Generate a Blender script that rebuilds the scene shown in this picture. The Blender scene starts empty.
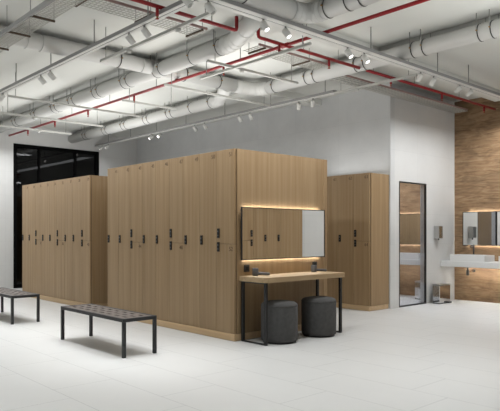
import bpy, bmesh, math, random
from mathutils import Vector, Matrix
random.seed(7)
S = bpy.context.scene
COL = S.collection
CEIL = 3.68

# ------------------------------------------------------------------ materials
def srgb(r, g, b):
    f = lambda c: (c / 255 / 12.92) if c / 255 <= .04045 else ((c / 255 + .055) / 1.055) ** 2.4
    return (f(r), f(g), f(b), 1)

def new_mat(name):
    m = bpy.data.materials.new(name); m.use_nodes = True
    nt = m.node_tree
    return m, nt, nt.nodes['Principled BSDF']

def plain(name, col, rough=.5, metal=0, noise=0, nscale=40, bump=0):
    m, nt, b = new_mat(name)
    b.inputs['Base Color'].default_value = col
    b.inputs['Roughness'].default_value = rough
    b.inputs['Metallic'].default_value = metal
    tc = nt.nodes.new('ShaderNodeTexCoord')
    n = nt.nodes.new('ShaderNodeTexNoise'); n.inputs['Scale'].default_value = nscale; n.inputs['Detail'].default_value = 4
    nt.links.new(tc.outputs['Object'], n.inputs['Vector'])
    mr = nt.nodes.new('ShaderNodeMapRange')
    mr.inputs['To Min'].default_value = 1 - noise; mr.inputs['To Max'].default_value = 1 + noise
    nt.links.new(n.outputs['Fac'], mr.inputs['Value'])
    mx = nt.nodes.new('ShaderNodeVectorMath'); mx.operation = 'SCALE'
    mx.inputs[0].default_value = col[:3]
    nt.links.new(mr.outputs['Result'], mx.inputs['Scale'])
    nt.links.new(mx.outputs['Vector'], b.inputs['Base Color'])
    if bump:
        bp = nt.nodes.new('ShaderNodeBump'); bp.inputs['Strength'].default_value = bump; bp.inputs['Distance'].default_value = .01
        nt.links.new(n.outputs['Fac'], bp.inputs['Height']); nt.links.new(bp.outputs['Normal'], b.inputs['Normal'])
    return m

def emitter(name, col, strength):
    m, nt, b = new_mat(name)
    b.inputs['Base Color'].default_value = col
    b.inputs['Emission Color'].default_value = col
    b.inputs['Emission Strength'].default_value = strength
    return m

def wood(name, c0, c1, c2, scale, rough=.45, var=.10, detail=6, dist=.4, knots=0):
    """streaky veneer; SCALE stretches the grain"""
    m, nt, b = new_mat(name); L = nt.links.new
    tc = nt.nodes.new('ShaderNodeTexCoord'); oi = nt.nodes.new('ShaderNodeObjectInfo')
    off = nt.nodes.new('ShaderNodeVectorMath'); off.operation = 'SCALE'; off.inputs[0].default_value = (13.7, 9.1, 5.3)
    L(oi.outputs['Random'], off.inputs['Scale'])
    ad = nt.nodes.new('ShaderNodeVectorMath'); ad.operation = 'ADD'
    L(tc.outputs['Object'], ad.inputs[0]); L(off.outputs['Vector'], ad.inputs[1])
    mp = nt.nodes.new('ShaderNodeMapping'); mp.inputs['Scale'].default_value = scale
    L(ad.outputs['Vector'], mp.inputs['Vector'])
    n = nt.nodes.new('ShaderNodeTexNoise'); n.inputs['Scale'].default_value = 1; n.inputs['Detail'].default_value = detail
    n.inputs['Roughness'].default_value = .6; n.inputs['Distortion'].default_value = dist
    L(mp.outputs['Vector'], n.inputs['Vector'])
    r = nt.nodes.new('ShaderNodeValToRGB'); e = r.color_ramp.elements
    e[0].position = .3; e[0].color = c0; e[1].position = .7; e[1].color = c2
    k = e.new(.5); k.color = c1
    L(n.outputs['Fac'], r.inputs['Fac'])
    mr = nt.nodes.new('ShaderNodeMapRange'); mr.inputs['To Min'].default_value = 1 - var; mr.inputs['To Max'].default_value = 1 + var
    L(oi.outputs['Random'], mr.inputs['Value'])
    sc = nt.nodes.new('ShaderNodeVectorMath'); sc.operation = 'SCALE'
    L(r.outputs['Color'], sc.inputs[0]); L(mr.outputs['Result'], sc.inputs['Scale'])
    out = sc.outputs['Vector']
    if knots:
        mp2 = nt.nodes.new('ShaderNodeMapping'); mp2.inputs['Scale'].default_value = (scale[0] * .8, scale[1], scale[2] * .22)
        L(ad.outputs['Vector'], mp2.inputs['Vector'])
        n2 = nt.nodes.new('ShaderNodeTexNoise'); n2.inputs['Scale'].default_value = 1.3; n2.inputs['Detail'].default_value = 3; n2.inputs['Distortion'].default_value = 1.5
        L(mp2.outputs['Vector'], n2.inputs['Vector'])
        mr2 = nt.nodes.new('ShaderNodeMapRange'); mr2.inputs['From Min'].default_value = .35; mr2.inputs['From Max'].default_value = .65
        mr2.inputs['To Min'].default_value = 1 - knots; mr2.inputs['To Max'].default_value = 1 + knots * .5
        L(n2.outputs['Fac'], mr2.inputs['Value'])
        s2 = nt.nodes.new('ShaderNodeVectorMath'); s2.operation = 'SCALE'
        L(out, s2.inputs[0]); L(mr2.outputs['Result'], s2.inputs['Scale']); out = s2.outputs['Vector']
    L(out, b.inputs['Base Color'])
    b.inputs['Roughness'].default_value = rough
    b.inputs['Specular IOR Level'].default_value = .35
    return m

def tiles(name, col, axes, w, h, x0, y0, shift, grout=.82, gw=.0035, rough=.5, mott=.05, spec=.4):
    """large porcelain slabs; AXES picks the two world axes of the surface, rows run along the first one"""
    m, nt, b = new_mat(name); L = nt.links.new
    def mth(op, a, c=None):
        k = nt.nodes.new('ShaderNodeMath'); k.operation = op
        for i, v in enumerate((a, c)):
            if v is None: continue
            if isinstance(v, (int, float)): k.inputs[i].default_value = v
            else: L(v, k.inputs[i])
        return k.outputs[0]
    g = nt.nodes.new('ShaderNodeNewGeometry')
    sp = nt.nodes.new('ShaderNodeSeparateXYZ'); L(g.outputs['Position'], sp.inputs[0])
    u, v = sp.outputs[axes[0]], sp.outputs[axes[1]]
    vv = mth('DIVIDE', mth('SUBTRACT', v, y0), h)
    row = mth('FLOOR', vv)
    uu = mth('DIVIDE', mth('ADD', mth('SUBTRACT', u, x0), mth('MULTIPLY', row, shift)), w)
    fu, fv = mth('FRACT', uu), mth('FRACT', vv)
    du = mth('MULTIPLY', mth('MINIMUM', fu, mth('SUBTRACT', 1, fu)), w)
    dv = mth('MULTIPLY', mth('MINIMUM', fv, mth('SUBTRACT', 1, fv)), h)
    line = mth('LESS_THAN', mth('MINIMUM', du, dv), gw / 2)
    cell = nt.nodes.new('ShaderNodeCombineXYZ'); L(mth('FLOOR', uu), cell.inputs[0]); L(row, cell.inputs[1])
    wn = nt.nodes.new('ShaderNodeTexWhiteNoise'); L(cell.outputs[0], wn.inputs['Vector'])
    n = nt.nodes.new('ShaderNodeTexNoise'); n.inputs['Scale'].default_value = 1.6; n.inputs['Detail'].default_value = 6; n.inputs['Roughness'].default_value = .65
    L(g.outputs['Position'], n.inputs['Vector'])
    t = mth('ADD', mth('MULTIPLY', mth('SUBTRACT', n.outputs['Fac'], .5), mott * 4), mth('MULTIPLY', mth('SUBTRACT', wn.outputs['Value'], .5), mott * .6))
    f = mth('ADD', 1, t)
    f = mth('MULTIPLY', f, mth('SUBTRACT', 1, mth('MULTIPLY', line, 1 - grout)))
    sc = nt.nodes.new('ShaderNodeVectorMath'); sc.operation = 'SCALE'; sc.inputs[0].default_value = col[:3]
    L(f, sc.inputs['Scale']); L(sc.outputs['Vector'], b.inputs['Base Color'])
    b.inputs['Roughness'].default_value = rough; b.inputs['Specular IOR Level'].default_value = spec
    return m

def glass(name, tint, gloss=1.0):
    m = bpy.data.materials.new(name); m.use_nodes = True; nt = m.node_tree; nt.nodes.clear(); L = nt.links.new
    o = nt.nodes.new('ShaderNodeOutputMaterial'); mx = nt.nodes.new('ShaderNodeMixShader')
    t = nt.nodes.new('ShaderNodeBsdfTransparent'); t.inputs['Color'].default_value = tint
    gl = nt.nodes.new('ShaderNodeBsdfGlossy'); gl.inputs['Roughness'].default_value = 0.02; gl.inputs['Color'].default_value = (gloss, gloss, gloss, 1)
    lw = nt.nodes.new('ShaderNodeLayerWeight'); lw.inputs['Blend'].default_value = .5
    pw = nt.nodes.new('ShaderNodeMath'); pw.operation = 'POWER'; pw.inputs[1].default_value = 5; L(lw.outputs['Facing'], pw.inputs[0])
    ml = nt.nodes.new('ShaderNodeMath'); ml.operation = 'MULTIPLY_ADD'; ml.inputs[1].default_value = .95; ml.inputs[2].default_value = .06; L(pw.outputs[0], ml.inputs[0])
    L(ml.outputs[0], mx.inputs[0]); L(t.outputs[0], mx.inputs[1]); L(gl.outputs[0], mx.inputs[2]); L(mx.outputs[0], o.inputs[0])
    return m

OAK = wood('oak_veneer', srgb(148, 121, 87), srgb(160, 133, 99), srgb(171, 145, 111), (20, 20, .5), var=.035)
OAKH = wood('oak_veneer_lengthwise', srgb(160, 136, 104), srgb(174, 150, 117), srgb(186, 164, 132), (17, .8, 17))
OAKX = wood('oak_plinth_lightened', srgb(196, 164, 124), srgb(208, 177, 137), srgb(216, 187, 148), (.8, 17, 17))  # lightened oak, the plinth's brighter lit look is put into the colour
RUSTIC = wood('rustic_oak_cladding', srgb(122, 94, 68), srgb(154, 124, 93), srgb(174, 146, 114), (2.4, 3, 17), var=0, detail=10, dist=1.3, knots=.24)
FLOOR = tiles('floor_porcelain', srgb(220, 219, 216), (0, 1), 1.044, .522, 2.2, .155, .31, grout=.6, gw=.004, rough=.42, mott=.022)
WALLA = tiles('wall_porcelain', srgb(216, 216, 214), (0, 2), 1.044, .522, -1.6, 0, .0, grout=.9, gw=.004, rough=.6, mott=.07, spec=.3)
WALLB = tiles('side_wall_porcelain', srgb(222, 221, 218), (1, 2), 1.044, .522, .4, 0, .0, grout=.9, gw=.004, rough=.6, mott=.04, spec=.3)
PAINT = plain('ceiling_paint', srgb(224, 224, 217), .8, noise=.015, nscale=3)
DUCT = plain('duct_coating', srgb(212, 211, 206), .45, noise=.02, nscale=6)
RAILW = plain('white_rail', srgb(196, 195, 188), .5, noise=.02)
TRACKW = plain('white_track', srgb(226, 225, 219), .5, noise=.02)
TRACKG = plain('track_shade_and_rail_grey', srgb(150, 149, 146), .5, noise=.02)  # shade of the white track sides put into colour; also the tray rail's grey
STEEL = plain('galvanised_rod', srgb(150, 149, 144), .45, .4, noise=.05)
DARK = plain('dark_gasket', srgb(62, 60, 56), .6, noise=.1)
BRASS = plain('brass_bolt', srgb(170, 130, 70), .4, .8)
RED = plain('red_pipe_paint', srgb(148, 14, 22), .35, noise=.04, nscale=9)
PINK = plain('primer_rail', srgb(160, 132, 126), .6, noise=.08)
RUST = plain('rusted_strut', srgb(84, 70, 54), .7, noise=.25, nscale=60)
WIRE = plain('zinc_wire', srgb(196, 194, 186), .45, .2, noise=.04)
BLACK = plain('black_powder_coat', srgb(30, 30, 31), .45, noise=.06, nscale=80)
SCREEN = plain('screen_frame_black', srgb(15, 15, 15), .9)
SCREEN.node_tree.nodes['Principled BSDF'].inputs['Specular IOR Level'].default_value = .05
BENCH = plain('bench_slat_coat', srgb(98, 89, 83), .5, noise=.08, nscale=80)
LOCK = plain('lock_black', srgb(12, 12, 13), .6)
BUTTON = plain('lock_button', srgb(120, 122, 126), .35, .5)
NUMB = plain('number_engraving', srgb(84, 62, 42), .6)
GAP = plain('door_gap_shade', srgb(60, 46, 34), .8)
FELT = plain('charcoal_felt', srgb(82, 81, 80), .95, noise=.28, nscale=26, bump=.25)
MIRROR = plain('mirror_silver', (.92, .93, .92, 1), .005, 1)
LED = emitter('warm_led', (1, .985, .95, 1), 26)
LEDS = emitter('soft_led', (1, .98, .94, 1), 60)
LENS = emitter('spot_lens', (1, .97, .92, 1), 6)
LENSOFF = plain('spot_lens_off', srgb(170, 170, 165), .3)
CERAM = plain('white_solid_surface', srgb(236, 236, 234), .3, noise=.01)
CHROME = plain('chrome', srgb(205, 205, 206), .06, 1)
BRUSH = plain('brushed_steel', srgb(190, 189, 187), .3, .85, noise=.05, nscale=50)
GUN = plain('gunmetal', srgb(72, 70, 68), .35, .7)
COPPER = plain('aged_brass_pipe', srgb(128, 96, 70), .35, .8)
PLASTIC = plain('grey_plastic', srgb(86, 85, 86), .5, noise=.04)
SOCK = plain('black_socket', srgb(50, 48, 46), .45)
TINT = glass('bronze_door_glass', (.80, .82, .86, 1), 1.0)
SMOKE = glass('smoked_glass', (.22, .22, .22, 1), .4)
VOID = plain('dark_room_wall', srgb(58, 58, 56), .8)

# ------------------------------------------------------------------ mesh helpers
class MB:
    def __init__(s): s.bm = bmesh.new(); s.mats = []
    def mi(s, m):
        if m not in s.mats: s.mats.append(m)
        return s.mats.index(m)
    def _paint(s, faces, m, smooth=False):
        i = s.mi(m)
        for f in faces: f.material_index = i; f.smooth = smooth
    def box(s, x0, x1, y0, y1, z0, z1, m, bev=0):
        r = bmesh.ops.create_cube(s.bm, size=1)
        bmesh.ops.scale(s.bm, vec=(x1 - x0, y1 - y0, z1 - z0), verts=r['verts'])
        bmesh.ops.translate(s.bm, vec=((x0 + x1) / 2, (y0 + y1) / 2, (z0 + z1) / 2), verts=r['verts'])
        fs = set(f for v in r['verts'] for f in v.link_faces)
        s._paint(fs, m)
        if bev:
            es = list(set(e for v in r['verts'] for e in v.link_edges))
            q = bmesh.ops.bevel(s.bm, geom=es, offset=bev, segments=2, affect='EDGES', profile=.5)
            s._paint(q['faces'], m)
        return s
    def tube(s, pts, r, m, seg=10, caps=True):
        pts = [Vector(p) for p in pts]; rings = []
        rs = r if isinstance(r, (list, tuple)) else [r] * len(pts)
        up = None
        for i, p in enumerate(pts):
            a = pts[max(i - 1, 0)]; c = pts[min(i + 1, len(pts) - 1)]
            t = (c - a).normalized()
            if up is None:
                up = Vector((0, 0, 1)) if abs(t.z) < .9 else Vector((1, 0, 0))
            n = (up - t * up.dot(t)).normalized(); up = n; bvec = t.cross(n)
            k = 1.0
            if 0 < i < len(pts) - 1:
                d0 = (p - a).normalized(); h = max(.5, t.dot(d0)); k = 1.0 / h if h > .7 else 1
            ring = []
            for j in range(seg):
                an = 2 * math.pi * j / seg
                ring.append(s.bm.verts.new(p + (n * math.cos(an) + bvec * math.sin(an)) * rs[i]))
            rings.append(ring)
        fs = []
        for A, B in zip(rings, rings[1:]):
            for j in range(seg):
                fs.append(s.bm.faces.new((A[j], A[(j + 1) % seg], B[(j + 1) % seg], B[j])))
        s._paint(fs, m, True)
        if caps:
            s._paint([s.bm.faces.new(rings[0][::-1]), s.bm.faces.new(rings[-1])], m)
        return s
    def lathe(s, prof, m, seg=32, c=(0, 0, 0)):
        rings = []
        for r, z in prof:
            if r < 1e-5: rings.append([s.bm.verts.new((c[0], c[1], c[2] + z))])
            else: rings.append([s.bm.verts.new((c[0] + r * math.cos(2 * math.pi * j / seg), c[1] + r * math.sin(2 * math.pi * j / seg), c[2] + z)) for j in range(seg)])
        fs = []
        for A, B in zip(rings, rings[1:]):
            for j in range(seg):
                k = (j + 1) % seg
                if len(A) == 1 and len(B) > 1: fs.append(s.bm.faces.new((A[0], B[k], B[j])))
                elif len(B) == 1 and len(A) > 1: fs.append(s.bm.faces.new((A[j], A[k], B[0])))
                elif len(A) > 1: fs.append(s.bm.faces.new((A[j], A[k], B[k], B[j])))
        s._paint(fs, m, True)
        return s
    def prism(s, poly, z0, z1, m, bev=0):
        bot = [s.bm.verts.new((x, y, z0)) for x, y in poly]; top = [s.bm.verts.new((x, y, z1)) for x, y in poly]
        n = len(poly)
        fs = [s.bm.faces.new(bot[::-1]), s.bm.faces.new(top)]
        for j in range(n): fs.append(s.bm.faces.new((bot[j], bot[(j + 1) % n], top[(j + 1) % n], top[j])))
        s._paint(fs, m)
        return s
    def build(s, name, parent=None):
        bmesh.ops.recalc_face_normals(s.bm, faces=s.bm.faces[:])
        me = bpy.data.meshes.new(name); s.bm.to_mesh(me); s.bm.free()
        for m in s.mats: me.materials.append(m)
        o = bpy.data.objects.new(name, me); COL.objects.link(o)
        if parent is not None: o.parent = parent
        return o

def tag(o, label, cat, group=None):
    o['label'] = label; o['category'] = cat
    if group: o['group'] = group
    return o
def thing(name, label, cat, loc=(0, 0, 0), group=None):
    o = bpy.data.objects.new(name, None); COL.objects.link(o); o.location = loc; o.empty_display_size = .1
    return tag(o, label, cat, group)
def structure(o): o['kind'] = 'structure'; return o
def dup(o, parent=None):
    c = o.copy(); COL.objects.link(c)
    if parent is not None: c.parent = parent
    for ch in list(o.children): dup(ch, c)
    return c
ORD = ['first', 'second', 'third', 'fourth', 'fifth', 'sixth', 'seventh', 'eighth', 'ninth', 'tenth', 'eleventh', 'twelfth']

# ------------------------------------------------------------------ room shell
WX0, WX1, WY0, WY1, YA, XB, YW = -8.3, 6.8, -7.6, 5.83, 3.77, -.52, 5.83
T = .12
structure(MB().box(-9.8, WX1 + T, WY0 - T, WY1 + T, -.12, 0, FLOOR).build('floor'))
structure(MB().box(-9.8, WX1 + T, WY0 - T, WY1 + T, CEIL, CEIL + .12, PAINT).build('ceiling'))
# downstand beams of the ceiling grid
for i, (a, b) in enumerate(((.245, .44), (2.075, 2.28))):
    structure(MB().box(WX0, WX1, a, b, CEIL - .11, CEIL, PAINT).build('trim_%d' % (i + 1)))
for i, (a, b) in enumerate(((.25, .47), (-2.24, -2.0))):
    structure(MB().box(a, b, WY0, 3.77 if a < 0 else WY1, CEIL - .118, CEIL, PAINT).build('trim_%d' % (i + 3)))
structure(MB().box(WX0, XB, YA, YA + T, 0, CEIL, WALLA).build('wall_back'))
m = MB()   # wall with the glass door, opening 4.015..4.855 x 2.10
m.box(XB - T, XB, YA + T, 4.015, 0, CEIL, WALLB); m.box(XB - T, XB, 4.855, YW, 0, CEIL, WALLB); m.box(XB - T, XB, 4.015, 4.855, 2.10, CEIL, WALLB)
structure(m.build('wall_door_side'))
structure(MB().box(-3.6, 2.6 + T, YW, YW + T, 0, CEIL, RUSTIC).build('wall_wash'))
m = MB()   # left wall, opening for the dark glazed screen
m.box(WX0 - T, WX0, WY0, .58, 0, CEIL, WALLB); m.box(WX0 - T, WX0, 2.677, YA + T, 0, CEIL, WALLB); m.box(WX0 - T, WX0, .58, 2.677, 3.25, CEIL, WALLB)
structure(m.build('wall_left'))
structure(MB().box(WX0 - T, WX1 + T, WY0 - T, WY0, 0, CEIL, WALLA).build('wall_front'))
structure(MB().box(WX1, WX1 + T, WY0, YA, 0, CEIL, WALLB).build('wall_right'))
m = MB(); m.box(2.6, WX1 + T, YA, YA + T, 0, CEIL, WALLA); m.box(2.6, 2.6 + T, YA + T, YW, 0, CEIL, WALLB)
structure(m.build('wall_alcove'))
# room behind the glass door
m = MB(); m.box(-3.6, -3.48, YA + T, YW, 0, CEIL, WALLB)
structure(m.build('wall_inner_left'))
structure(MB().box(-3.48, XB - T, YA + T, YA + T + .02, 0, 2.6, OAK).build('wall_inner_panel'))
# dark room behind the glazed screen
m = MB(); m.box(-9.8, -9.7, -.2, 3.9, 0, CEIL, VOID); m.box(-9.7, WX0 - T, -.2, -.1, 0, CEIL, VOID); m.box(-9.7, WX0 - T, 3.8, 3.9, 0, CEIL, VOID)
structure(m.build('wall_beyond_screen'))

# glazed screen
d = thing('glazed_screen', 'tall black framed dark glass partition in the far white wall', 'glass partition', (WX0, 1.63, 0))
def rel(o, p): o.location = (-p[0], -p[1], -p[2]); return o
BASE = (WX0, 1.63, 0)
m = MB(); x0, x1 = WX0 - .09, WX0 + .02
for y0, y1 in ((.58, .65), (1.165, 1.19), (2.055, 2.08), (2.607, 2.677)): m.box(x0, x1, y0, y1, 0, 3.18, SCREEN)
m.box(x0, x1, .58, 2.677, 3.18, 3.25, SCREEN); m.box(x0, x1, .65, 2.607, 0, .08, SCREEN)
rel(m.build('frame', d), BASE)
for y0, y1 in ((.65, 1.16), (1.195, 2.05), (2.085, 2.607)):
    rel(MB().box(WX0 - .045, WX0 - .035, y0, y1, .08, 3.18, SMOKE).build('pane', d), BASE)
# glass door
d = thing('door_1', 'bronze tinted glass door in a thin black frame', 'door', (XB, 4.435, 0))
d['kind'] = 'structure'
m = MB(); x0, x1 = XB - .03, XB + .004
m.box(x0, x1, 4.015, 4.037, 0, 2.078, BLACK); m.box(x0, x1, 4.833, 4.855, 0, 2.078, BLACK); m.box(x0, x1, 4.015, 4.855, 2.078, 2.10, BLACK); m.box(x0, x1, 4.037, 4.833, 0, .022, BLACK)
rel(m.build('door_frame', d), (XB, 4.435, 0))
rel(MB().box(XB - .014, XB - .006, 4.037, 4.833, .022, 2.078, TINT).build('door_pane', d), (XB, 4.435, 0))

# ------------------------------------------------------------------ lockers
PITCH = .324
def text_mesh(txt, size):
    cu = bpy.data.curves.new('number', 'FONT'); cu.body = txt; cu.size = size; cu.align_x = 'CENTER'; cu.extrude = .0006
    o = bpy.data.objects.new('number_tmp', cu); COL.objects.link(o)
    bpy.context.view_layer.update()
    me = bpy.data.meshes.new_from_object(o.evaluated_get(bpy.context.evaluated_depsgraph_get()))
    bpy.data.objects.remove(o); bpy.data.curves.remove(cu)
    me.materials.clear(); me.materials.append(NUMB)
    return me
def lock_mesh():
    m = MB(); m.box(-.02, .02, -.012, 0, -.056, .056, LOCK, .004)
    m.box(-.007, .007, -.016, -.012, .014, .030, BUTTON, .002); m.box(-.006, .006, -.015, -.012, -.030, -.018, BUTTON, .002)
    return m.build('lock')
LOCK0 = lock_mesh(); LOCKME = LOCK0.data; bpy.data.objects.remove(LOCK0)
def locker(x, y, H, depth, double, nums, label, group, rot=0, P=PITCH):
    """x is the left edge of the unit as seen from its front (front faces -Y before turning); doors stand 33 mm proud of the carcass"""
    t = thing('locker', label, 'locker', (x, y, 0), group); t.rotation_euler = (0, 0, rot)
    m = MB(); m.box(0, P, 0, depth, .08, H, OAK); m.build('body', t)
    m = MB(); m.box(.001, P - .001, -.005, -.0005, .082, H - .004, GAP); m.build('gap_shade_sheet', t)  # added dark sheet, shade of the door gaps put into its colour
    spans = ((.082, 1.106), (1.110, H)) if double else ((.082, H),)
    for i, (z0, z1) in enumerate(spans):
        d = MB().box(.0018, P - .0018, -.033, -.006, z0, z1, OAK, .0012).build('door', t)
        lz = 1.15 if not double else (1.0725, 1.232)[i]
        l = bpy.data.objects.new('lock', LOCKME); COL.objects.link(l); l.parent = d; l.location = (.043, -.033, lz)
        if nums:
            n = bpy.data.objects.new('number', text_mesh(nums[(1 - i) if double else 0], .07)); COL.objects.link(n); n.parent = d
            n.location = (P - .06, -.0338, (z1 - .085) if z1 > 2 else z1 - .078); n.rotation_euler = (math.pi / 2, 0, 0)
    return t
def row(x_right, y, H, depth, count, first, name, where, P=PITCH):
    """count columns, every third one from the right end has two doors"""
    seq = {}; n = first
    for k in range(count - 1, -1, -1):
        if k % 3 == 0: seq[k] = ('%d' % n, '%d' % (n + 1)); n += 2
        else: seq[k] = ('%d' % n,); n += 1
    for k in range(count):
        kind = 'two-door' if k % 3 == 0 else 'full-height'
        locker(x_right - (k + 1) * P, y, H, depth, k % 3 == 0, seq[k], '%s oak locker, %s from the %s of the %s' % (kind, ORD[k], where, name), 'oak lockers of the %s' % name, 0, P)
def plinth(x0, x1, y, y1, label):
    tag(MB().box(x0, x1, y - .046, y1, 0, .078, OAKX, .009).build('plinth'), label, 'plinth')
# middle block
row(-.012, 0, 2.2, 1.55, 9, 41, 'middle locker block', 'vanity corner')
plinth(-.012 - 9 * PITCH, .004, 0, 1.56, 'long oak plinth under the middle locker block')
ep = thing('end_panel', 'oak end panel of the middle locker block behind the vanity mirror', 'panel', (0, .785, 0))
B0 = (0, .785, 0)
rel(MB().box(-.0115, -.004, 0, 1.57, .08, 2.2, OAK).build('panel', ep), B0)
rel(MB().box(-.0039, .003, -.002, .042, .08, 2.2, OAK, .001).build('stile', ep), B0)
rel(MB().box(-.0039, .003, 1.495, 1.57, .08, 2.2, OAK, .001).build('stile', ep), B0)
# left block, farther along the row
XL = -3.776; YL = .15; PL = .314
row(XL - .002, YL, 2.178, 1.4, 9, 29, 'far left locker block', 'near end', PL)
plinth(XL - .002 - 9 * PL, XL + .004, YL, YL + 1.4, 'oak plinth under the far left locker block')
tag(MB().box(XL - .0015, XL + .008, YL, YL + 1.4, .08, 2.178, OAK).build('end_panel'), 'plain oak end panel of the far left locker block', 'panel')
# block against the wall, right of the middle one
XR = -.553; YR = 3.283; PR = .318
row(XR - .002, YR, 2.19, .483, 4, 59, 'block by the glass door', 'white wall end', PR)
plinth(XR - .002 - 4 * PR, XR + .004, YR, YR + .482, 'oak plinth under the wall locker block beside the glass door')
tag(MB().box(XR - .0015, XR + .008, YR, YR + .483, .08, 2.19, OAK).build('end_panel'), 'plain oak end panel of the wall locker block at the white corner', 'panel')
# block the vanity mirror reflects: faces -X at X=2.42
XO = 2.42
for k in range(5):
    ytop = 3.04 - k * PITCH
    dbl = k % 3 == 2
    locker(XO + .033, ytop, 2.2, .5, dbl, None, 'oak locker opposite the vanity, %s from the plain panel its mirror shows' % ORD[k], 'oak lockers opposite the vanity', -math.pi / 2)
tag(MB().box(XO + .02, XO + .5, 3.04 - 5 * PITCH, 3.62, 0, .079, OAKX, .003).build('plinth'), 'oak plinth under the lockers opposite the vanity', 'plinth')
tag(MB().box(XO, XO + .5, 3.042, 3.62, .08, 2.2, OAK).build('end_panel'), 'wide plain oak panel ending the lockers opposite the vanity', 'panel')

# ------------------------------------------------------------------ benches
def bench(x, y, label):
    t = thing('bench', label, 'bench', (x, y, 0), 'black metal benches')
    L, W, H = 1.41, .39, .387
    m = MB(); b = .03
    m.box(0, L, 0, b, H - .036, H, BLACK, .003); m.box(0, L, W - b, W, H - .036, H, BLACK, .003)
    m.box(0, b, b, W - b, H - .036, H, BLACK, .003); m.box(L - b, L, b, W - b, H - .036, H, BLACK, .003)
    m.build('frame', t)
    m = MB(); nx, ny = 8, 3; hx, hy = .088, .036
    x0, x1, y0, y1 = b, L - b, b, W - b
    bx = (x1 - x0 - nx * hx) / (nx + 1); by = (y1 - y0 - ny * hy) / (ny + 1)
    for j in range(ny + 1):
        a = y0 + j * (by + hy); m.box(x0, x1, a, a + by, H - .008, H - .003, BENCH)
    for j in range(ny):
        a = y0 + by + j * (by + hy)
        for i in range(nx + 1):
            c = x0 + i * (bx + hx); m.box(c, c + bx, a, a + hy, H - .008, H - .003, BENCH)
    m.box(x0, x1, y0, y1, H - .03, H - .028, LOCK); m.build('slotted_seat', t)
    for lx in (0, L - .033):
        for ly in (0, W - .033):
            MB().box(lx, lx + .033, ly, ly + .033, 0, H - .036, BLACK, .002).build('leg', t)
    return t
bench(-1.455, -1.445, 'black slotted metal bench standing in front of the middle locker block')
bench(-4.38, -1.445, 'black slotted metal bench in front of the far left locker block')

# ------------------------------------------------------------------ vanity
t = thing('vanity_table', 'oak vanity table on black loop legs against the locker end panel', 'table', (.21, .72, 0))
B0 = (.21, .72, 0)
y0, y1, x0, x1, rc = .03, 1.42, .0035, .44, .05
poly = [(x0, y0)]
for a in range(-90, 1, 15): poly.append((x1 - rc + rc * math.cos(math.radians(a)), y0 + rc + rc * math.sin(math.radians(a))))
for a in range(0, 91, 15): poly.append((x1 - rc + rc * math.cos(math.radians(a)), y1 - rc + rc * math.sin(math.radians(a))))
poly.append((x0, y1))
rel(MB().prism(poly, .686, .742, OAKH).build('tabletop', t), B0)
for yc in (.055, 1.335):
    m = MB(); w = .017
    m.box(.025, .055, yc - w, yc + w, .014, .686, BLACK, .002); m.box(.40, .43, yc - w, yc + w, .014, .686, BLACK, .002)
    m.box(.025, .43, yc - w, yc + w, 0, .014, BLACK, .002); m.box(.055, .40, yc - w, yc + w, .672, .686, BLACK)
    rel(m.build('leg_frame', t), B0)
t = thing('mirror', 'black framed backlit vanity mirror on the oak end panel', 'mirror', (0, .75, 1.23))
B0 = (0, .75, 1.23)
my0, my1, mz0, mz1 = .028, 1.472, .923, 1.534
m = MB(); fw = .012
m.box(.028, .048, my0, my0 + fw, mz0, mz1, BLACK); m.box(.028, .048, my1 - fw, my1, mz0, mz1, BLACK)
m.box(.028, .048, my0 + fw, my1 - fw, mz0, mz0 + fw, BLACK); m.box(.028, .048, my0 + fw, my1 - fw, mz1 - fw, mz1, BLACK)
rel(m.build('frame', t), B0)
rel(MB().box(.030, .045, my0 + fw, my1 - fw, mz0 + fw, mz1 - fw, MIRROR).build('mirror_glass', t), B0)
for za, zb in ((mz0 + .008, mz0 + .022), (mz1 - .022, mz1 - .008)):
    rel(MB().box(.004, .014, my0 + .06, my1 - .06, za, zb, LED).build('led_strip', t), B0)
rel(MB().box(-.0038, .028, my0 + .2, my1 - .2, mz0 + .12, mz1 - .12, BLACK).build('mounting_box', t), B0)
for yc, w in ((.143, 'near end'), (1.323, 'far end')):
    m = MB(); m.box(-.004, .012, yc - .038, yc + .038, .785, .866, SOCK, .004); m.box(.0115, .0135, yc - .02, yc + .02, .806, .846, LOCK, .0005)
    tag(m.build('wall_socket'), 'black wall socket below the vanity mirror at the %s of the table' % w, 'socket', 'vanity wall sockets')
for (xc, yc), w in (((.1, .19), 'near'), ((.1, 1.20), 'far')):
    t = thing('hair_dryer', 'dark grey hair dryer lying at the %s end of the vanity table' % w, 'hair dryer', (xc, yc, .742), 'hair dryers')
    MB().lathe([(0, 0), (.031, 0), (.034, .004), (.036, .03), (.036, .08), (.032, .088), (.026, .088), (.024, .082), (0, .082)], PLASTIC, 24).build('barrel', t)
    MB().tube([(.02, .02, .026), (.035, .09, .024), (.05, .17, .017), (.052, .178, .016)], [.016, .0165, .016, .012], PLASTIC, 12).build('handle', t)
def stool(x, y, label):
    t = thing('pouf_stool', label, 'stool', (x, y, 0), 'charcoal pouf stools')
    MB().lathe([(0, 0), (.19, 0), (.19, .02), (0, .02)], BLACK, 40).build('base', t)
    MB().lathe([(0, .021), (.2, .021), (.208, .03), (.21, .06), (.21, .40), (.207, .408)], FELT, 48).build('side_cover', t)
    MB().lathe([(.207, .406), (.211, .411), (.210, .42), (.200, .437), (.175, .452), (.13, .461), (0, .466)], FELT, 48).build('seat_cushion', t)
stool(.335, .345, 'charcoal felt pouf under the vanity table, nearer the bench')
stool(.355, 1.0, 'charcoal felt pouf under the vanity table, nearer the glass door')

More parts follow.
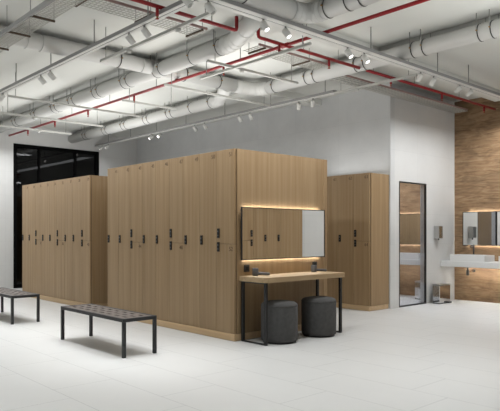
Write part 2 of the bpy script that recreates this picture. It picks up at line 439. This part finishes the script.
# ------------------------------------------------------------------ wash area
t = thing('wash_counter', 'long white wash counter in front of the rustic oak wall', 'counter', (1.04, 5.58, .637))
rel(MB().box(XB + .001, 2.6, 5.33, YW, .637, .737, CERAM, .004).build('worktop', t), (1.04, 5.58, .637))
rel(MB().box(XB + .22, 2.4, YW - .15, YW - .13, .6355, .637, LEDS).build('led_strip', t), (1.04, 5.58, .637))
def basin(x0, x1, label):
    t = thing('wash_basin', label, 'basin', ((x0 + x1) / 2, 5.57, .737), 'white vessel basins')
    w, dp, h, e = (x1 - x0) / 2, .19, .112, .014
    m = MB(); m.box(-w, w, -dp, -dp + e, 0, h, CERAM, .003); m.box(-w, w, dp - e, dp, 0, h, CERAM, .003)
    m.box(-w, -w + e, -dp + e, dp - e, 0, h, CERAM, .003); m.box(w - e, w, -dp + e, dp - e, 0, h, CERAM, .003)
    m.box(-w + e, w - e, -dp + e, dp - e, 0, .02, CERAM); m.build('bowl', t)
    MB().lathe([(0, .0201), (.025, .0201), (.025, .024), (0, .026)], CHROME, 20).build('drain', t)
def tap(x, label):
    t = thing('basin_tap', label, 'tap', (x, 5.79, .737), 'dark basin taps')
    MB().tube([(0, 0, 0), (0, 0, .29)], .014, GUN, 14).build('column', t)
    MB().tube([(0, -.012, .265), (0, -.10, .262), (0, -.13, .25)], [.011, .011, .011], GUN, 12).build('spout', t)
    MB().tube([(-.012, 0, .235), (-.06, 0, .238)], .008, GUN, 10).build('lever', t)
def trap(x, label):
    t = thing('bottle_trap', label, 'pipe', (x, 5.6, .637), 'dark bottle traps')
    MB().lathe([(0, -.16), (.022, -.16), (.027, -.155), (.027, -.07), (.016, -.06), (.016, 0), (0, 0)], GUN, 20).build('trap_body', t)
    MB().tube([(0, .02, -.082), (0, .226, -.082)], .011, COPPER, 12).build('waste_pipe', t)
    MB().tube([(0, .212, -.082), (0, .229, -.082)], .03, GUN, 20).build('wall_flange', t)
basin(-.362, .28, 'white rectangular basin on the wash counter nearest the glass door wall')
basin(.525, 1.165, 'second white rectangular basin along the wash counter')
tap(-.123, 'dark upright tap behind the basin nearest the glass door wall')
tap(.76, 'dark upright tap behind the second basin along the counter')
trap(-.139, 'dark bottle trap under the counter below the nearest basin')
trap(.76, 'dark bottle trap under the counter below the second basin')
def wash_mirror(x0, x1, label):
    xc = (x0 + x1) / 2
    t = thing('mirror', label, 'mirror', (xc, YW, 1.315)); B = (xc, YW, 1.315)
    z0, z1, f, ya, yb = 1.008, 1.622, .012, YW - .045, YW - .022
    m = MB(); m.box(x0, x0 + f, ya, yb, z0, z1, BLACK); m.box(x1 - f, x1, ya, yb, z0, z1, BLACK)
    m.box(x0 + f, x1 - f, ya, yb, z0, z0 + f, BLACK); m.box(x0 + f, x1 - f, ya, yb, z1 - f, z1, BLACK)
    rel(m.build('frame', t), B)
    rel(MB().box(x0 + f, x1 - f, ya + .003, yb - .002, z0 + f, z1 - f, MIRROR).build('mirror_glass', t), B)
    for a, b in ((z0 + .012, z0 + .026), (z1 - .026, z1 - .012)):
        rel(MB().box(x0 + .08, x1 - .08, yb + .004, YW - .001, a, b, LED).build('led_strip', t), B)
wash_mirror(-.335, 2.3, 'long backlit mirror with thin black frame on the rustic oak wall')
# counter, mirror and basin of the room behind the door
t = thing('wash_counter', 'white wash counter seen through the tinted glass door', 'counter', (-2, 5.58, .637))
rel(MB().box(-3.48, XB - T, 5.33, YW, .637, .737, CERAM, .004).build('worktop', t), (-2, 5.58, .637))
rel(MB().box(-3.4, XB - T - .05, YW - .15, YW - .13, .6355, .637, LED).build('led_strip', t), (-2, 5.58, .637))
wash_mirror(-3.3, -.75, 'backlit mirror seen through the tinted glass door')
basin(-1.62, -1.0, 'white basin seen through the tinted glass door')
def bin_(x, y, label, rot=0):
    t = thing('pedal_bin', label, 'bin', (x, y, 0), 'chrome pedal bins')
    MB().box(-.07, .07, -.18, .18, .012, .315, CHROME, .006).build('body', t)
    MB().box(-.072, .072, -.182, .182, .317, .342, BRUSH, .005).build('lid', t)
    MB().box(-.068, .068, -.178, .178, 0, .012, BLACK).build('base', t)
    MB().box(.068, .12, .05, .14, .006, .026, BLACK, .003).build('pedal', t)
    MB().tube([(-.076, -.05, .325), (-.076, .05, .325)], .008, BLACK, 8).build('hinge', t)
    t.rotation_euler = (0, 0, rot)
bin_(-.385, 5.13, 'chrome pedal bin standing by the white wall under the wash counter')
bin_(-.95, 5.5, 'chrome pedal bin on the floor seen through the tinted glass door', -.2)
t = thing('soap_dispenser', 'steel soap dispenser mounted on the white wall beside the glass door', 'dispenser', (XB, 5.165, 1.14))
MB().box(0, .10, -.065, .065, 0, .225, BRUSH, .006).build('body', t)
MB().box(.1005, .106, -.06, .06, .006, .219, CHROME, .004).build('front_cover', t)
MB().lathe([(0, -.03), (.012, -.03), (.016, 0), (0, 0)], GUN, 16, (.055, 0, 0)).build('nozzle', t)

# ------------------------------------------------------------------ ceiling: ducts
def rod_me(L, r=.005):
    o = MB().tube([(0, 0, 0), (0, 0, L)], r, STEEL, 6).build('r'); me = o.data; bpy.data.objects.remove(o); return me
RODS = {}
def rod(parent, p, L, r=.005, name='hanger_rod'):
    k = (round(L, 3), r)
    if k not in RODS: RODS[k] = rod_me(L, r)
    o = bpy.data.objects.new(name, RODS[k]); COL.objects.link(o); o.parent = parent; o.location = p; return o
DR, DZ = .097, 3.488
def ring_me(r):
    m = MB(); n = 28; w = .006
    # flat band round the duct, axis X
    m.tube([(-w, 0, 0), (-w * .99, 0, 0), (w * .99, 0, 0), (w, 0, 0)], [r - .002, r + .004, r + .004, r - .002], DARK, n, False)
    for s in (-1, 1): m.box(-.006, .006, s * (r + .014) - .012, s * (r + .014) + .012, -.005, .005, BRASS)
    o = m.build('ring'); me = o.data; bpy.data.objects.remove(o); return me
RING = ring_me(DR)
def clamp(parent, off, along, z=DZ, rods=(1, 1)):
    """along 'x' or 'y'; off is the place relative to the duct's root"""
    o = bpy.data.objects.new('clamp', RING); COL.objects.link(o); o.parent = parent; o.location = off
    if along == 'y': o.rotation_euler = (0, 0, math.pi / 2)
    for s, on in zip((-1, 1), rods):
        if on: rod(o, (0, s * (DR + .016), .005), CEIL - z - .006)
    return o
def seam(parent, p, d):
    """raised swaged bead round an elbow segment, d = duct direction there"""
    o = MB().tube([(-.006, 0, 0), (-.0055, 0, 0), (.0055, 0, 0), (.006, 0, 0)], [DR + .002, DR + .008, DR + .008, DR + .002], DUCT, 28, False).build('seam_bead', parent)
    o.location = p; o.rotation_mode = 'QUATERNION'; o.rotation_quaternion = Vector((1, 0, 0)).rotation_difference(Vector(d).normalized())
def duct(label, root, runs, elbows, clamps, seams=()):
    t = thing('ventilation_duct', label, 'duct', root, 'white round ventilation ducts')
    for a, b in runs:
        rel(MB().tube([a, b], DR, DUCT, 28).build('pipe', t), root)
    for pts in elbows:
        o = rel(MB().tube(pts, DR + .004, DUCT, 28).build('elbow', t), root)
        n = len(pts)
        for i in range(n - 1):
            p, d = Vector(pts[i]), Vector(pts[min(i + 1, n - 1)]) - Vector(pts[max(i - 1, 0)])
            seam(o, p, d)
    for p, d in seams: seam(t, (p[0] - root[0], p[1] - root[1], p[2] - root[2]), d)
    for p, ax, rods in clamps:
        clamp(t, (p[0] - root[0], p[1] - root[1], p[2] - root[2]), ax, p[2], rods)
    return t
def arc(c, r, a0, a1, z, n=5):
    return [(c[0] + r * math.cos(math.radians(a0 + (a1 - a0) * i / n)), c[1] + r * math.sin(math.radians(a0 + (a1 - a0) * i / n)), z) for i in range(n + 1)]
Y1, X6, X7, Y2 = .138, .944, -1.89, 1.964
z = DZ
# near run along the lockers: left part, turning at 45 degrees into the cross duct
cl = []
for x in (-7.9, -6.87, -5.92, -5.04, -4.35, -3.5, -2.62, -1.77): cl += [((x - .075, Y1, z), 'x', (1, 1)), ((x + .075, Y1, z), 'x', (1, 1))]
cl += [((-1.0, Y1, z), 'x', (1, 1)), ((-.46, Y1, z), 'x', (1, 1))]
duct('white round duct running over the fronts of the lockers from the far left wall', (-4, Y1, z), [((WX0 + .001, Y1, z), (-.38, Y1, z))],
     [[(-.38, Y1, z), (-.27, Y1 - .01, z), (-.16, Y1 - .04, z), (-.05, Y1 - .085, z), (.24, Y1 - .215, z), (X6 - .04, Y1 - .53, z)]], cl)
# cross duct coming over the camera side, elbow, continuing right
cl = [((x, Y1, z), 'x', (1, 1)) for x in (1.5, 1.66, 2.78, 2.93, 4.2, 4.35)] + [((X6, y, z), 'y', (1, 1)) for y in (-.75, -2.2, -4.0)] + [((1.24, Y1, z), 'x', (1, 1))]
duct('white round duct crossing above the track and turning right above the aisle', (X6, Y1, z), [((X6, WY0 + .001, z), (X6, -.1, z)), ((1.18, Y1, z), (WX1 - .001, Y1, z))],
     [[(X6, -.1, z), (X6, -.02, z), (X6 + .03, .07, z), (X6 + .09, Y1 - .01, z), (X6 + .17, Y1, z), (1.18, Y1, z)]], cl)
# second cross duct farther left, elbow into the far run
h = 3.53
cl = [((X7, y, h), 'y', (1, 1)) for y in (-5, -3.4, -.45, .62, 1.25)]
cl += [((x, Y2, z), 'x', (1, 1)) for x in (-1.36, -.69, -.53, .2, .35, 1.07, 1.22, 1.92, 2.07, 3.0, 3.15, 4.2, 5.4)]
duct('white round duct crossing behind the near run and turning right toward the wash area', (X7, Y2, z), [((X7, WY0 + .001, h), (X7, 1.60, h)), ((-1.5, Y2, z), (WX1 - .001, Y2, z))],
     [[(X7, 1.60, h), (X7 + .01, 1.70, h - .005), (X7 + .05, 1.82, h - .015), (X7 + .14, Y2 - .03, h - .025), (X7 + .26, Y2, z + .008), (-1.5, Y2, z)]], cl,
     [((X7, y, h), (0, 1, 0)) for y in (-2.4, -1.68, -1.5, -.1)])
# far run from the left wall
cl = []
for x in (-7.5, -6.58, -5.78, -4.92, -4.12): cl += [((x - .07, Y2, z), 'x', (1, 1)), ((x + .07, Y2, z), 'x', (1, 1))]
cl += [((-3.48, Y2, z), 'x', (1, 1)), ((-2.92, Y2, z), 'x', (1, 1))]
duct('white round duct high over the backs of the lockers from the dark glass partition', (-5, Y2, z), [((WX0 + .001, Y2, z), (-2.88, Y2, z))],
     [[(-2.88, Y2, z), (-2.78, Y2 - .01, z), (-2.68, Y2 - .04, z), (-2.58, Y2 - .09, z), (-2.35, Y2 - .22, z + .02), (X7 - .04, Y2 - .48, h - .01)]], cl)

# ------------------------------------------------------------------ ceiling: lighting tracks and spotlights
def track(label, root, along, L, w, h, rods):
    """box profile with a recessed dark slot in its underside; root is the start, bottom at root z"""
    t = thing('lighting_track', label, 'light track', root, 'white lighting tracks')
    m = MB(); s = .006
    def bx(a0, a1, c0, c1, z0, z1, mt):
        if along == 'x': m.box(a0, a1, c0, c1, z0, z1, mt)
        else: m.box(c0, c1, a0, a1, z0, z1, mt)
    bx(0, L, -w / 2, -s, 0, .006, TRACKW); bx(0, L, s, w / 2, 0, .006, TRACKW)
    bx(0, L, -w / 2, w / 2, .0065, h, TRACKG); bx(0, L, -s, s, .003, .0063, DARK)
    m.build('profile', t)
    for a in rods:
        p = (a, 0, h) if along == 'x' else (0, a, h)
        rod(t, p, CEIL - root[2] - h - .001, .007)
    return t
track('white lighting track over the benches', (-8.2, -1.19, 3.345), 'x', 8.98, .085, .045, (.9, 1.85, 2.7, 3.55, 4.72, 5.9, 7.07, 8.2))
track('white lighting track along the concrete back wall', (-8.15, 2.53, 3.345), 'x', 7.5, .085, .045, (.6, 1.6, 2.65, 3.7, 4.9, 6.1, 7.3))
track('wide white lighting track crossing above the vanity toward the wash area', (.865, -6.8, 3.345), 'y', 12.55, .135, .045, (1.2, 3.1, 5.0, 6.6, 8.15, 9.65, 10.5, 11.6))
def spot_parts():
    pass
def spotlight(p, d, lit, label, group):
    """p: point on the underside of the track; d: where the head points"""
    t = thing('spotlight', label, 'spotlight', p, group)
    d = Vector(d).normalized()
    MB().tube([(0, 0, -.001), (0, 0, -.035)], .009, STEEL, 8).build('bracket', t)
    c = Vector((0, 0, -.05))
    q = Vector((0, 0, 1)).rotation_difference(d)
    o = MB().lathe([(0, -.04), (.03, -.04), (.034, -.036), (.034, .062), (.029, .064), (.022, .054)], TRACKW, 20).build('head', t)
    o.location = c + d * .02; o.rotation_mode = 'QUATERNION'; o.rotation_quaternion = q
    o2 = MB().lathe([(0, .0565), (.023, .0565), (.0235, .053)], LENS if lit else LENSOFF, 20).build('lens', t)
    o2.location = o.location; o2.rotation_mode = 'QUATERNION'; o2.rotation_quaternion = q
for i, (x, lit) in enumerate(((-4.0, 1), (-2.62, 0), (-2.32, 0), (-.37, 0), (-.07, 0))):
    spotlight((x, -1.19, 3.345), (-.5, -.35, -.8) if lit else (.15, .62, -.75), lit, 'white %sspotlight, %s from the left on the track over the benches' % ('lit ' if lit else '', ORD[i]), 'spotlights on the track over the benches')
for i, (x, lit, d) in enumerate(((-7.85, 1, (-.3, -.75, -.6)), (-7.56, 1, (-.3, -.75, -.6)), (-5.67, 1, (-.2, -.75, -.6)), (-5.37, 1, (.2, -.75, -.6)), (-4.18, 0, (.15, .6, -.75)), (-3.86, 0, (.15, .6, -.75)),
                                 (-2.86, 0, (.1, .6, -.75)), (-2.57, 0, (.1, .6, -.75)), (-1.40, 0, (-.45, .45, -.75)), (-1.10, 0, (-.45, .45, -.75)))):
    spotlight((x, 2.53, 3.345), d, lit, 'white %sspotlight, %s from the left on the back wall track' % ('lit ' if lit else '', ORD[i]), 'spotlights on the back wall track')
for i, (y, lit, d) in enumerate(((-1.36, 0, (.5, .3, -.8)), (-1.10, 0, (.5, .3, -.8)), (-.41, 1, (.55, .12, -.83)), (-.10, 1, (.55, .12, -.83)), (.91, 1, (.55, .12, -.83)), (1.22, 1, (.55, .12, -.83)), (2.43, 0, (-.6, .2, -.75)), (2.75, 0, (-.6, .2, -.75)), (3.45, 0, (-.85, .3, -.35)), (3.77, 0, (-.85, .3, -.35)))):
    spotlight((.865, y, 3.345), d, lit, 'white %sspotlight, %s along the wide track from its near end' % ('lit ' if lit else '', ORD[i]), 'spotlights on the wide track')

# ------------------------------------------------------------------ ceiling: slim rails
def rail(label, a, b, drops=()):
    t = thing('ceiling_rail', label, 'rail', a, 'slim ceiling rails')
    d = Vector(b) - Vector(a); L = d.length; r = .015
    m = MB()
    if abs(d.x) > abs(d.y): m.box(0, L, -r, r, -r, r, RAILW)
    else: m.box(-r, r, 0, L, -r, r, RAILW)
    m.build('bar', t)
    n = max(2, int(L / 1.2) + 1)
    for i in range(n):
        f = .12 + (L - .24) * i / (n - 1); p = d.normalized() * f
        rod(t, (p.x, p.y, r), CEIL - a[2] - r - .001, .005)
    for f in drops:
        p = d.normalized() * (L * f)
        MB().lathe([(0, -.035), (.018, -.032), (.03, -.012), (.03, 0), (0, 0)], RAILW, 16, (p.x, p.y, -r)).build('sensor', t)
RZ = 3.30
rail('slim white rail beside the bench track under the crossing duct', (-1.375, -.975, RZ), (.78, -.975, RZ), (.3, .74))
rail('slim white rail crossing above the far left lockers from the bench track', (-3.95, -1.14, RZ), (-3.95, 1.18, RZ))
rail('slim white rail nearest the dark glass partition', (-6.55, -.4, RZ), (-6.55, 1.12, RZ), (.55,))
rail('slim white rail crossing below the near duct over the far left lockers', (-5.28, -.77, RZ), (-5.28, 1.16, RZ), (.3,))
rail('slim white rail crossing above the left half of the middle lockers', (-3.04, .29, RZ), (-3.04, 1.32, RZ))
rail('long slim white rail crossing above the right half of the middle lockers', (-1.79, .22, RZ), (-1.79, 2.25, RZ))
rail('slim white rail crossing behind the red pipe above the vanity block', (-.5, -.04, RZ), (-.5, 1.54, RZ), (.35,))
rail('slim white rail continuing the back wall track to the wide track', (-.60, 2.45, 3.325), (.79, 2.45, 3.325), (.3,))
rail('slim white rail running below the long red sprinkler pipe', (-1.16, .37, 3.29), (.79, .37, 3.29))

# ------------------------------------------------------------------ ceiling: sprinkler pipes
def sprinkler(parent, p):
    h = MB().tube([p, (p[0], p[1], p[2] - .09)], .016, RED, 12)
    h.tube([(p[0], p[1], p[2] - .09), (p[0], p[1], p[2] - .11)], .009, BRASS, 8)
    h.lathe([(0, -.117), (.018, -.117), (.018, -.112), (0, -.11)], RED, 14, p)
    return h.build('sprinkler_head', parent)
PZ, PY, XP = 3.412, .488, .288
t = thing('sprinkler_pipe', 'long red sprinkler pipe running over the lockers from the far left wall', 'pipe', (-4, PY, PZ), 'red sprinkler pipes')
B = (-4, PY, PZ)
rel(MB().tube([(WX0 + .001, PY, PZ), (WX1 - .001, PY, PZ)], .02, RED, 14).build('pipe', t), B)
for x in (-7.25, -5.93, -4.57, -3.03, -.83, 3.2): sprinkler(t, (x + 4, 0, -.005))
for x in (-6.6, -5.2, -3.8, -2.4, -.5, .62, 2.4): rod(t, (x + 4, 0, .019), CEIL - PZ - .02, .005)
t = thing('sprinkler_pipe', 'red sprinkler pipe crossing over the benches and hopping over a duct toward the wash area', 'pipe', (XP, 2.5, PZ), 'red sprinkler pipes')
B = (XP, 2.5, PZ)
def hop(a, b, top): return [(XP, a - .03, PZ), (XP, a - .008, PZ + .008), (XP, a, PZ + .03), (XP, a, top - .03), (XP, a + .008, top - .008), (XP, a + .03, top), (XP, b - .03, top), (XP, b - .008, top - .008), (XP, b, top - .03), (XP, b, PZ + .03), (XP, b + .008, PZ + .008), (XP, b + .03, PZ)]
rel(MB().tube([(XP, WY0 + .001, PZ)] + hop(-.26, .06, 3.61) + [(XP, 1.885, PZ)], .02, RED, 14).build('pipe', t), B)
rel(MB().tube([(XP, 2.045, PZ), (XP, 5.75, PZ)], .02, RED, 14).build('pipe', t), B)
rel(MB().tube([(XP - .05, PY, PZ), (XP + .05, PY, PZ)], .027, RED, 14).build('coupling', t), B)
for y in (-3.2, -1.27, .39, 1.27, 2.6, 3.97, 5.35): sprinkler(t, (0, y - 2.5, -.005))
for y in (-4.2, -2.7, -1.5, -.6, .8, 1.45, 2.2, 3.2, 4.5): rod(t, (0, y - 2.5, .019), CEIL - PZ - .02, .005)

# ------------------------------------------------------------------ ceiling: wire trays
def tray(label, along, a0, a1, c0, c1, z, struts, side, pitch=.045, r=.003, slat=0):
    root = (a0, c0, z) if along == 'x' else (c0, a0, z)
    t = thing('cable_tray', label, 'cable tray', root, 'wire cable trays')
    L, W = a1 - a0, c1 - c0
    def bx(m, p0, p1, q0, q1, z0, z1, mt):
        if along == 'x': m.box(p0, p1, q0, q1, z0, z1, mt)
        else: m.box(q0, q1, p0, p1, z0, z1, mt)
    m = MB(); n = int(L / pitch); q = slat or r
    for i in range(n + 1): c = L * i / n; bx(m, c - q, c + q, 0, W, -r, r, WIRE)
    if slat: bx(m, 0, L, .01, W - .01, .016, .019, TRACKG)  # added grey sheet, its colour stands in for shaded ceiling between the slats
    k = 6
    for i in range(k): c = W * i / (k - 1); bx(m, 0, L, c - r, c + r, r, 3 * r, WIRE)
    m.build('wire_mesh', t)
    m = MB(); mt, s0, s1, h0, h1 = side
    bx(m, 0, L, s0, s1, h0, h1, mt); m.build('side_rail', t)
    for s in struts:
        m = MB(); bx(m, s - a0 - .011, s - a0 + .011, -.02, W + .02, -.020, -.003, RUST); o = m.build('strut', t)
        for c in (-.012, W + .012):
            p = (s - a0, c, -.004) if along == 'x' else (c, s - a0, -.004)
            rod(t, p, CEIL - z + .003, .004)
tray('wire cable tray above the bench track beside the red pipe', 'y', -1.78, -.30, -.45, -.18, 3.52, (-1.74, -1.05, -.37), (PINK, .27, .285, .004, .03))
tray('wire cable tray above the vanity block between two ducts', 'y', .50, 1.80, -.45, -.18, 3.52, (.6, 1.41), (PINK, .27, .285, .004, .03))
tray('wire cable tray above the white corner wall and glass door', 'y', 2.12, 5.7, -.47, -.20, 3.45, (), (PINK, .27, .285, .004, .03), .085, .003, .019)
tray('wire cable tray with grey side rail over the near aisle', 'x', -3.4, .1, -2.08, -1.86, 3.41, (-2.0, -1.36, -.73), (TRACKG, -.03, .0, -.02, .022))

# ------------------------------------------------------------------ light
def ribbon(name, loc, length, width, power, along='x', col=(.95, .975, 1), spread=180, up=False):
    l = bpy.data.lights.new(name, 'AREA'); l.shape = 'RECTANGLE'; l.size = length; l.size_y = width; l.energy = power; l.color = col; l.spread = math.radians(spread)
    o = bpy.data.objects.new(name, l); COL.objects.link(o); o.location = loc
    o.rotation_euler = (math.pi if up else 0, 0, math.pi / 2 if along == 'y' else 0)
    return o
LZ = 3.13
ribbon('track_light_benches', (-3.7, -.55, LZ), 8.6, .22, 68)
ribbon('aisle_floor_fill', (-3.2, -1.5, LZ), 8.4, .6, 27, spread=50)  # added fill that lifts the floor alone, no fixture
ribbon('track_light_back', (-4.4, 2.53, LZ), 7.4, .25, 13)
ribbon('track_light_wash', (.6, 4.3, LZ), 2.8, .25, 44, 'y')
ribbon('track_light_vanity', (.62, .45, LZ), 2.9, .25, 38, 'y')
ribbon('near_floor_fill', (2.4, -2.2, LZ), 8, .5, 12, 'y', spread=64)  # added floor fill away from the wide track, no fixture
ribbon('entrance_floor_fill', (-1, -4.2, LZ), 13, .5, 14, spread=64)  # added floor fill out of view, no fixture
ribbon('right_floor_fill', (4.6, -2, LZ), 9, .5, 11, 'y', spread=64)  # added fill to even out the floor, no fixture
ribbon('far_wall_fill', (-7.5, -1.2, LZ), 5, .25, 36, 'y')  # added wash that brightens the left wall, no fixture
ribbon('screen_pane_fill', (-9.0, 1.7, 3.5), 1, .3, 14)  # added fill behind the screen, lifts its dark panes
ribbon('inner_room_light', (-2.0, 4.8, LZ), 2, .25, 60)
# added upward fills without fixtures, they brighten the ceiling
ribbon('ceiling_fill_middle', (-1.5, .8, 2.26), 2.9, 1.3, 36, up=True)
ribbon('ceiling_fill_left', (-5.3, .85, 2.26), 2.8, 1.3, 42, up=True)
ribbon('ceiling_fill_wall', (-1.2, 3.5, 2.26), 1.2, .4, 1.5, up=True)
ribbon('ceiling_fill_entrance', (-1.5, -5, 2.26), 9, 2, 105, up=True)
ribbon('ceiling_fill_right', (4.0, 1.5, 2.26), 2.0, 3.0, 72, up=True)

W = bpy.data.worlds.new('world'); S.world = W; W.use_nodes = True
W.node_tree.nodes['Background'].inputs['Color'].default_value = (.8, .85, .9, 1); W.node_tree.nodes['Background'].inputs['Strength'].default_value = .05

# ------------------------------------------------------------------ camera
cam = bpy.data.cameras.new('camera'); co = bpy.data.objects.new('camera', cam); COL.objects.link(co)
co.location = (5.112, -4.451, 1.229); co.rotation_euler = (math.pi / 2, 0, math.radians(47.7176))
cam.sensor_width = 36; cam.lens = 593.818 / 500 * 36; cam.shift_y = 28 / 500; cam.clip_start = .05
S.camera = co
S.view_settings.view_transform = 'Standard'; S.view_settings.look = 'None'; S.view_settings.gamma = 1; S.view_settings.exposure = .13
S.view_settings.use_curve_mapping = False
S.cycles.use_denoising = True
S.cycles.max_bounces = 10; S.cycles.diffuse_bounces = 2; S.cycles.transparent_max_bounces = 12
S.cycles.sample_clamp_indirect = 4; S.cycles.caustics_reflective = False; S.cycles.caustics_refractive = False
